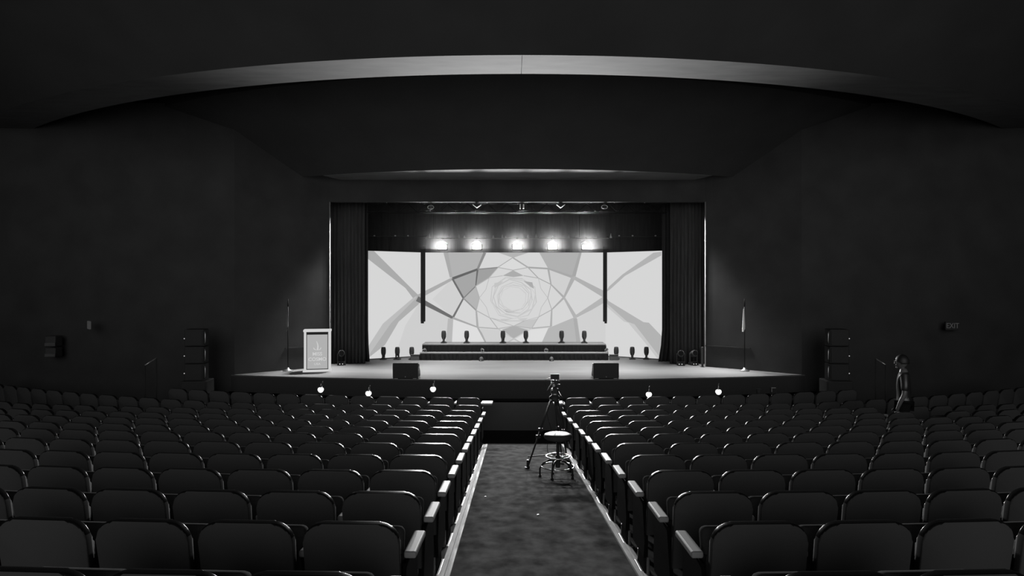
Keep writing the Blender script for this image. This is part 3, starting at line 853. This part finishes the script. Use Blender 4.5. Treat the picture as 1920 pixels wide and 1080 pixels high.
b = MB(); b.box((0, 0, 1.21), (.10, .12, .09), bevel=.015); b.lathe([(.04, -.06), (.04, .06)], (0, 0, 1.21), 14, rot=Matrix.Rotation(PI / 2, 3, 'Y')); b.box((0, 0, 1.265), (.07, .13, .02), bevel=.004); b.build('pan_head', M['black'], tri)
b = MB(); b.tube([(.06, 0, 1.20), (.10, -.15, 1.13), (.13, -.36, 1.02)], .009, 8); b.tube([(.118, -.28, 1.06), (.135, -.39, 1.0)], .015, 8); b.build('pan_handle', M['black'], tri)
for c, s_ in (((0, -.06, 1.165), (.055, .03, .02)), ((-.055, -.05, 1.075), (.05, .03, .02)), ((.055, -.05, 1.08), (.035, .03, .018)), ((-.045, -.07, 1.24), (.03, .02, .03))):
    b = MB(); b.box(c, s_, bevel=.006); b.build('lock_lever', M['steel'], tri)
b = MB(); pts = [(-.07, -.03, 1.05)]
for i in range(14): pts.append((-.09 - .03 * math.sin(i * .7), -.04 - .02 * math.cos(i), 1.0 - i * .06))
b.tube(pts, .005, 6); b.build('cable', M['cable'], tri)
cz = tz + 1.276
camr = thing('video_camera', 'small video camera with a flip-up monitor on the aisle tripod', 'camera', (tx, td, cz))
b = MB(); b.box((0, .02, .06), (.10, .22, .10), bevel=.015); b.build('camera_body', M['black'], camr)
b = MB(); b.lathe([(.04, .12), (.045, .16), (.052, .22), (.046, .22)], (0, .0, .065), 16, rot=Matrix.Rotation(R(-90), 3, 'X')); b.build('lens', M['black'], camr)
b = MB(); b.tube([(0, -.06, .11), (0, -.06, .155), (0, .09, .155), (0, .09, .11)], .012, 8); b.build('top_handle', M['steel'], camr)
mzc = (540 - 705.5) / F * td + EZ - cz
b = MB(); b.box((0, -.06, mzc), (.135, .022, .085), bevel=.004); b.tube([(0, -.055, .15), (0, -.055, mzc - .03)], .008, 6); mo = b.build('monitor', M['black'], camr)
b = MB(); b.box((-.086, -.055, mzc - .028), (.035, .02, .014), bevel=.003); b.tube([(-.10, -.055, mzc - .028), (-.14, -.055, mzc - .045), (-.165, -.05, mzc - .075), (-.12, -.04, mzc - .22), (-.04, -.03, .08)], .0035, 6); b.build('cable', M['cable'], camr)
for c, s_ in (((-.04, -.10, .075), (.05, .02, .018)), ((-.02, -.10, .035), (.036, .02, .045)), ((.055, -.09, .05), (.045, .02, .012)), ((.04, -.08, .115), (.07, .02, .014)), ((-.05, -.08, .115), (.05, .02, .014))):
    b = MB(); b.box(c, s_, Matrix.Rotation(random.uniform(-.4, .4), 3, 'Y'), bevel=.005); b.build('knob', M['pale'], camr)

sd = 9.9; sx = PX(1046, sd); sz = rake(sd)
st = thing('round_stool', 'round stool with pale padded seat and foot rings standing in the aisle', 'stool', (sx, sd, sz), .35)
H_ = PZ(815, sd) - sz
b = MB(); b.lathe([(.185, H_ - .055), (.20, H_ - .045), (.205, H_ - .02), (.195, H_ + .005), (.16, H_ + .018), (.08, H_ + .022), (.002, H_ + .022)], n=32); b.build('seat', M['vinyl'], st)
b = MB(); b.lathe([(.10, H_ - .085), (.18, H_ - .06), (.18, H_ - .05)], n=24); b.build('seat_plate', M['black'], st)
b = MB(); b.lathe([(.024, .16), (.024, H_ - .08)], n=14); b.lathe([(.03, .14), (.036, .16), (.036, .30), (.028, .32)], n=14); b.build('column', M['black'], st)
for k in range(5):
    a = 2 * PI * k / 5 + .2
    c_, s__ = math.cos(a), math.sin(a)
    ex, ey = .26 * c_, .26 * s__
    wx, wy = ex * math.cos(.35) - ey * math.sin(.35), ex * math.sin(.35) + ey * math.cos(.35)
    gz = rake(sd + wy) - sz
    b = MB(); b.tube([(.02 * c_, .02 * s__, .25), (.12 * c_, .12 * s__, .245), (.21 * c_, .21 * s__, .20), (ex, ey, .12), (ex, ey, gz + .02)], [.014, .014, .014, .013, .013], 8); l_ = b.build('leg', M['black'], st)
    b = MB(); b.lathe([(.02, 0), (.022, .01), (.016, .03)], (ex, ey, gz), 10); b.build('glide', M['black'], l_)
for r_, z_, rt in ((.235, .155, .011), (.17, .30, .011)):
    b = MB(); b.tube([(r_ * math.cos(2 * PI * i / 36), r_ * math.sin(2 * PI * i / 36), z_) for i in range(36)], rt, 8, closed=True)
    if r_ < .2:
        for k in range(3):
            a = 2 * PI * k / 3; b.tube([(.03 * math.cos(a), .03 * math.sin(a), z_ - .03), (r_ * math.cos(a), r_ * math.sin(a), z_)], .008, 6)
    b.build('foot_ring', M['chrome'], st)

for x, y, d, r_, lab in ((910, 933, 8.1, .012, 'tiny pale paper scrap on the aisle carpet, nearer the left seats'), (1008.5, 967, 7.2, .012, 'tiny pale paper scrap on the aisle carpet, nearer the right seats')):
    d = 1280 * 1.70 / (y - 675.5)
    b = MB(); b.prism([(-r_, -r_ * .6), (r_ * .8, -r_), (r_, r_ * .7), (-r_ * .5, r_)], lambda p, k: (p[0], p[1], .002 + k * .006 + p[0] * .15))
    o = b.build('paper_scrap', M['plate']); o.location = (PX(x, d), d, rake(d) + .002); tag(o, lab, 'litter', 'paper scraps on the carpet')
# ------------------------------------------------------------------ flags
def flag(x, d, lab, m):
    root = thing('flag', lab, 'flag', (x, d, ST), 0)
    b = MB(); b.lathe([(.13, 0), (.13, .025), (.04, .06), (.025, .10)], n=18); b.build('stand', M['steel'], root)
    b = MB(); b.lathe([(.014, .06), (.014, 1.80)], n=10); b.lathe([(.005, 1.79), (.026, 1.84), (.004, 2.02)], n=10); b.build('pole', M['cable'], root)
    b = MB(); rows = []
    n, nz = 28, 14
    for j in range(nz + 1):
        u = j / nz
        w = .016 + .06 * (1 - u) ** .8
        zt = 1.74 - .64 * (1 - u)
        row = []
        for i in range(n + 1):
            t = i / n
            a = t * 2 * PI
            rad = w * (.55 + .3 * math.sin(5 * a + u * 2))
            z = zt + (.14 * (1 - u) * max(0, math.cos(a)) if u < 1 else 0)
            row.append(b.bm.verts.new((-.03 + rad * math.cos(a) * .75, -.02 + rad * math.sin(a) * .6, z)))
        rows.append(row)
    for r0, r1 in zip(rows, rows[1:]):
        for i in range(n): b.bm.faces.new((r0[i], r0[i + 1], r1[i + 1], r1[i]))
    b.build('flag_cloth', m, root, smooth=True)
flag(PX(1396, 19.05), 19.05, 'pale furled flag on a pole against the right splayed wall', M['flag'])
flag(PX(540, 19.05), 19.05, 'dark furled flag on a pole left of the lectern', M['darkflag'])

# ------------------------------------------------------------------ loudspeaker stacks beside the stage
for s, wd in ((-1, 'left'), (1, 'right')):
    d = 16.9
    xc = PX(363 if s < 0 else 1575, d)
    root = thing('subwoofer', 'large black subwoofer under the loudspeakers, %s of the stage' % wd, 'loudspeaker', (xc, d, 0), -s * .12)
    b = MB(); b.box((0, .3, .42), (.62, .6, .80), bevel=.02); b.build('cabinet', M['black'], root)
    b = MB(); b.box((0, -.005, .42), (.56, .02, .72), bevel=.008); b.build('grille', M['grille'], root)
    b = MB()
    for sx in (-.25, .25):
        for sy in (.06, .54): b.lathe([(.025, 0), (.025, .02)], (sx, sy, 0), 10)
    b.build('foot', M['black'], root)
    for k, w_ in enumerate(('lowest', 'middle', 'topmost')):
        z0 = .82 + k * .43
        r2 = thing('loudspeaker', 'black loudspeaker, %s of three stacked %s of the stage' % (w_, wd), 'loudspeaker', (xc, d, z0), -s * .12, 'loudspeakers stacked beside the stage')
        b = MB(); b.box((0, .22, .213), (.46, .42, .42), bevel=.02); b.build('cabinet', M['black'], r2)
        b = MB(); b.box((0, .0, .213), (.41, .02, .37), bevel=.006); b.build('grille', M['grille'], r2)
        b = MB(); b.tube([(-s * .235, .08, .07), (-s * .255, .06, .12), (-s * .255, .06, .31), (-s * .235, .08, .36)], .012, 8); b.build('handle', M['steel'], r2)
        b = MB(); b.lathe([(.011, 0), (.012, .006), (.004, .01)], (s * .215, -.01, .20), 10, rot=Matrix.Rotation(R(90), 3, 'X')); b.build('indicator_lamp', E(205), r2)

# handrails of the steps at both stage ends
for s, wd, x0, y0, x1, y1 in ((-1, 'left', 276, 684, 289, 672), (1, 'right', 1656, 683, 1646, 673)):
    d = 16.2
    xa, za, xb, zb = PX(x0, d), PZ(y0, d), PX(x1, d), PZ(y1, d)
    root = thing('handrail', 'short slanting steel handrail of the stage steps, %s side' % wd, 'handrail', ((xa + xb) / 2, d, 0))
    c0 = root.location.x
    b = MB(); b.tube([(xa - c0, -.1, za), (xb - c0, .1, zb)], .013, 8); b.build('rail', M['steel'], root)
    for xx, zz, yy in ((xa, za, -.1), (xb, zb, .1)):
        b = MB(); b.tube([(xx - c0, yy, 0), (xx - c0, yy, zz)], .014, 8); b.lathe([(.05, 0), (.05, .012)], (xx - c0, yy, 0), 12); b.build('post', M['black'], root)

# exit signs
d = 17.66
root = thing('exit_sign', 'dim exit sign with pale letters on the dark wall right of the person', 'sign', (PX(1785, d), d, PZ(611, d)))
b = MB(); b.box((0, 0, 0), (.36, .05, .22), bevel=.008); b.build('sign_case', M['signbox'], root)
text_mesh('lettering', 'EXIT', .19, .003, E(58), root, (0, -.028, 0), sx=.85)
root = thing('exit_sign', 'dim exit sign seen edge-on, jutting from the dark wall at far left', 'sign', (PX(167, 17.4), 17.4, PZ(609.5, 17.4)), R(128))
b = MB(); b.box((0, 0, 0), (.34, .05, .20), bevel=.008); b.build('sign_case', E(56), root)
b = MB(); b.tube([(.17, 0, 0), (.36, 0, 0)], .012, 8); b.build('bracket', M['black'], root)

# wall boxes at far left
d = 17.4
for k, (y0, y1, w_) in enumerate(((630, 650, 'upper'), (652, 670, 'lower'))):
    zc = PZ((y0 + y1) / 2, d); hh = (y1 - y0) / F * d
    root = thing('wall_box', 'grey wall box at far left, %s of two, with a pale lower edge' % w_, 'box', (PX(95, d), d, zc), 0, 'wall boxes at far left')
    b = MB(); b.box((0, .12, 0), (.27, .30, hh), bevel=.03, seg=3); b.build('box_body', M['grey'], root)
    b = MB(); b.box((.01, -.04, -hh * .28), (.27, .03, hh * .34), bevel=.01); b.build('lower_edge', M['concrete'], root)

# small things on the pit wall, right side
d = 15.72
root = thing('tapered_bin', 'small pale tapered bin standing on the low pit wall, right side', 'bin', (PX(1422.5, d), d, PH))
b = MB(); b.lathe([(.036, 0), (.058, .13), (.062, .145), (.066, .145), (.066, .165), (.058, .165), (.05, .14), (.03, .01)], n=20); b.build('bin_body', M['vinyl'], root)
d = 15.85
root = thing('control_box', 'small dark box with one corner painted as lit on the pit wall, beside the bin', 'box', (PX(1450, d), d, PH))
b = MB(); b.box((0, 0, .08), (.12, .12, .16), bevel=.006); b.build('box_body', M['black'], root)
b = MB(); b.box((0, -.01, .165), (.10, .05, .012), bevel=.003); b.box((-.058, -.055, .12), (.012, .012, .09), bevel=.003); b.build('edge_trim', M['pale'], root)  # pale strips paint the lit edge of the box

# ------------------------------------------------------------------ person
def skin_mesh(name, verts, edges, radii, root_i=0, sub=2):
    me = bpy.data.meshes.new(name); me.from_pydata(verts, edges, []); me.update()
    o = bpy.data.objects.new(name + '_tmp', me); COL.objects.link(o)
    md = o.modifiers.new('s', 'SKIN'); md.use_smooth_shade = True
    for i, r in enumerate(radii):
        sv = me.skin_vertices[0].data[i]; sv.radius = (r, r) if not isinstance(r, tuple) else r
        sv.use_root = (i == root_i)
    o.modifiers.new('u', 'SUBSURF').levels = sub
    o.modifiers['u'].render_levels = sub
    bpy.context.view_layer.update()
    m2 = bpy.data.meshes.new_from_object(o.evaluated_get(bpy.context.evaluated_depsgraph_get()))
    bpy.data.objects.remove(o); bpy.data.meshes.remove(me)
    return m2
def arm_pts(s):
    return [(s * .19, 0, 1.43), (s * .235, -.01, 1.27), (s * .255, .0, 1.12), (s * .25, .06, .99), (s * .24, .10, .88), (s * .235, .115, .83)]
def leg_pts(s):
    return [(s * .095, 0, .92), (s * .10, .015, .70), (s * .10, .01, .50), (s * .105, -.015, .30), (s * .105, -.02, .09)]
def build_person(loc, rz, lab):
    root = thing('person', lab, 'person', loc, rz)
    parts = []
    # torso, neck, limbs
    V = [(0, 0, .95), (0, .0, 1.10), (0, .01, 1.25), (0, 0, 1.40), (0, 0, 1.48), (0, .015, 1.56)]
    Rd = [(.15, .11), (.14, .10), (.155, .11), (.13, .09), (.06, .06), (.055, .055)]
    Ed = [(i, i + 1) for i in range(5)]
    for s in (-1, 1):
        a = len(V); V += arm_pts(s); Rd += [.062, .052, .043, .038, .03, .028]; Ed += [(3, a)] + [(a + i, a + i + 1) for i in range(5)]
        l = len(V); V += leg_pts(s); Rd += [.09, .078, .06, .055, .04]; Ed += [(0, l)] + [(l + i, l + i + 1) for i in range(4)]
        q = len(V); V += [(s * .11, .10, .05), (s * .115, .19, .045)]; Rd += [.04, .03]; Ed += [(q - 1, q), (q, q + 1)]
    parts.append(skin_mesh('b', V, Ed, Rd))
    for s in (-1, 1):      # hands: palm, four fingers, thumb
        w = Vector((s * .235, .115, .83))
        pv = [w, w + Vector((0, .012, -.05)), w + Vector((0, .018, -.09))]
        parts.append(skin_mesh('p', [tuple(v) for v in pv], [(0, 1), (1, 2)], [.026, (.018, .036), (.016, .038)]))
        for k, (off, ln) in enumerate(((.030, .072), (.010, .082), (-.010, .076), (-.029, .060))):
            f0 = w + Vector((0, .018 + off, -.085)); 
            c1 = f0 + Vector((-s * .004, .003, -ln * .5)); c2 = c1 + Vector((-s * .016, .002, -ln * .32)); c3 = c2 + Vector((-s * .016, 0, -ln * .16))
            parts.append(skin_mesh('f', [tuple(v) for v in (f0, c1, c2, c3)], [(0, 1), (1, 2), (2, 3)], [.0095, .009, .008, .007]))
        t0 = w + Vector((0, .035, -.03)); t1 = t0 + Vector((-s * .008, .028, -.03)); t2 = t1 + Vector((-s * .008, .008, -.035))
        parts.append(skin_mesh('t', [tuple(v) for v in (t0, t1, t2)], [(0, 1), (1, 2)], [.012, .011, .008]))
    # head with face
    bm = bmesh.new()
    bmesh.ops.create_uvsphere(bm, u_segments=32, v_segments=24, radius=1)
    hc = Vector((0, .03, 1.655))
    for v in bm.verts:
        x, y, z = v.co
        jaw = 1 - .28 * max(0, -z) ** 1.3
        v.co = hc + Vector((x * .076 * jaw, y * .096 * (1 - .1 * max(0, -z)) + (.012 * max(0, -z) if y > 0 else .02 * max(0, -z)), z * .118))
    def blob(c, sz, rot=None):
        m = Matrix.Translation(hc + Vector(c))
        if rot: m = m @ rot.to_4x4()
        bmesh.ops.create_uvsphere(bm, u_segments=12, v_segments=8, radius=1, matrix=m @ Matrix.Diagonal((*sz, 1)))
    blob((0, .098, -.005), (.013, .020, .032), Matrix.Rotation(R(-16), 3, 'X')); blob((0, .108, -.026), (.017, .016, .012))
    blob((0, .092, -.056), (.026, .012, .008)); blob((0, .089, -.068), (.023, .012, .009)); blob((0, .082, -.098), (.024, .018, .018))
    blob((0, .082, .030), (.056, .016, .012))
    for s in (-1, 1):
        blob((s * .077, -.005, -.01), (.010, .018, .032)); blob((s * .033, .082, .008), (.017, .010, .011))
    hm = bpy.data.meshes.new('h'); bm.to_mesh(hm); bm.free(); parts.append(hm)
    bm = bmesh.new()
    for p in parts: bm.from_mesh(p); bpy.data.meshes.remove(p)
    me = bpy.data.meshes.new('body'); bm.to_mesh(me); bm.free()
    o = bpy.data.objects.new('body_tmp', me); COL.objects.link(o)
    md = o.modifiers.new('r', 'REMESH'); md.mode = 'VOXEL'; md.voxel_size = .0065; md.use_smooth_shade = True
    sm = o.modifiers.new('s', 'SMOOTH'); sm.iterations = 3; sm.factor = .4
    bpy.context.view_layer.update()
    m2 = bpy.data.meshes.new_from_object(o.evaluated_get(bpy.context.evaluated_depsgraph_get()))
    bpy.data.objects.remove(o)
    m2.materials.clear(); m2.materials.append(M['skin'])
    for p in m2.polygons: p.use_smooth = True
    body = bpy.data.objects.new('body', m2); COL.objects.link(body); body.parent = root
    # hair
    b = MB(); n, nz = 28, 12; rows = []
    for j in range(nz + 1):
        th = PI * .56 * j / nz; row = []
        for i in range(n):
            a = 2 * PI * i / n; front = max(0, math.sin(a))
            t = th * (1 - .30 * front)
            row.append(b.bm.verts.new(hc + Vector((.083 * math.sin(t) * math.cos(a), .103 * math.sin(t) * math.sin(a) - .004, .126 * math.cos(t)))))
        rows.append(row)
    for r0, r1 in zip(rows, rows[1:]):
        for i in range(n):
            try: b.bm.faces.new((r0[i], r0[(i + 1) % n], r1[(i + 1) % n], r1[i]))
            except ValueError: pass
    bmesh.ops.remove_doubles(b.bm, verts=b.bm.verts[:], dist=1e-5)
    o = b.build('hair', M['hair'], root, smooth=True); md = o.modifiers.new('thick', 'SOLIDIFY'); md.thickness = .012; md.offset = 1
    # shirt with short sleeves to the elbow
    V = [(0, 0, .90), (0, 0, .98), (0, 0, 1.10), (0, .01, 1.25), (0, 0, 1.40), (0, 0, 1.485)]
    Rd = [(.165, .13), (.166, .13), (.158, .118), (.172, .128), (.145, .105), (.07, .072)]
    Ed = [(i, i + 1) for i in range(5)]
    for s in (-1, 1):
        a = len(V); V += arm_pts(s)[:3]; V[-1] = tuple(Vector(arm_pts(s)[1]).lerp(Vector(arm_pts(s)[2]), .75)); Rd += [.078, .07, .062]; Ed += [(4, a), (a, a + 1), (a + 1, a + 2)]
    m3 = skin_mesh('shirt', V, Ed, Rd); m3.materials.clear(); m3.materials.append(M['shirt'])
    for p in m3.polygons: p.use_smooth = True
    o = bpy.data.objects.new('shirt', m3); COL.objects.link(o); o.parent = root
    V = [(0, 0, .985)]; Rd = [(.152, .114)]; Ed = []
    for s in (-1, 1):
        l = len(V); V += leg_pts(s); Rd += [.108, .095, .078, .072, .066]; Ed += [(0, l)] + [(l + i, l + i + 1) for i in range(4)]
    m4 = skin_mesh('trousers', V, Ed, Rd); m4.materials.clear(); m4.materials.append(M['trousers'])
    for p in m4.polygons: p.use_smooth = True
    o = bpy.data.objects.new('trousers', m4); COL.objects.link(o); o.parent = root
    for s in (-1, 1):
        b = MB(); m_ = [(s * .105, -.07, .045), (s * .106, .0, .05), (s * .112, .10, .042), (s * .116, .20, .036)]
        b.bm.free()
        m5 = skin_mesh('shoe', m_, [(0, 1), (1, 2), (2, 3)], [(.042, .042), (.046, .048), (.046, .040), (.036, .032)]); m5.materials.clear(); m5.materials.append(M['black_gloss'])
        for p in m5.polygons: p.use_smooth = True
        for v in m5.vertices: v.co.z = max(v.co.z, 0.0)
        o = bpy.data.objects.new('shoe', m5); COL.objects.link(o); o.parent = root
    return root
build_person((PERSON[0], PERSON[1], rake(PERSON[1]) + .004), R(62), 'person standing in the dark at the right, facing the stage, outlined by its light')

# ------------------------------------------------------------------ world: added fill glow from behind the camera, lifting the blacks
w = bpy.data.worlds.new('world'); sc.world = w; w.use_nodes = True
nt = w.node_tree; bg = nt.nodes['Background']
tc = nt.nodes.new('ShaderNodeTexCoord'); sp = nt.nodes.new('ShaderNodeSeparateXYZ')
nt.links.new(tc.outputs['Generated'], sp.inputs[0])
ng = nt.nodes.new('ShaderNodeMath'); ng.operation = 'MULTIPLY'; ng.inputs[1].default_value = -1.0
nt.links.new(sp.outputs['Y'], ng.inputs[0])
mr = nt.nodes.new('ShaderNodeMapRange'); mr.interpolation_type = 'SMOOTHSTEP'
mr.inputs['From Min'].default_value = 0.80; mr.inputs['From Max'].default_value = 0.97
mr.inputs['To Min'].default_value = WORLD_ALL; mr.inputs['To Max'].default_value = WORLD_BACK
nt.links.new(ng.outputs[0], mr.inputs['Value'])
bg.inputs['Color'].default_value = (1, 1, 1, 1)
nt.links.new(mr.outputs[0], bg.inputs['Strength'])

vs = sc.view_settings; sc.display_settings.display_device = 'sRGB'
vs.view_transform = 'Standard'; vs.look = 'None'; vs.exposure = 0.0; vs.gamma = 1.0; vs.use_curve_mapping = False
sc.cycles.use_denoising = True
sc.cycles.max_bounces = 6
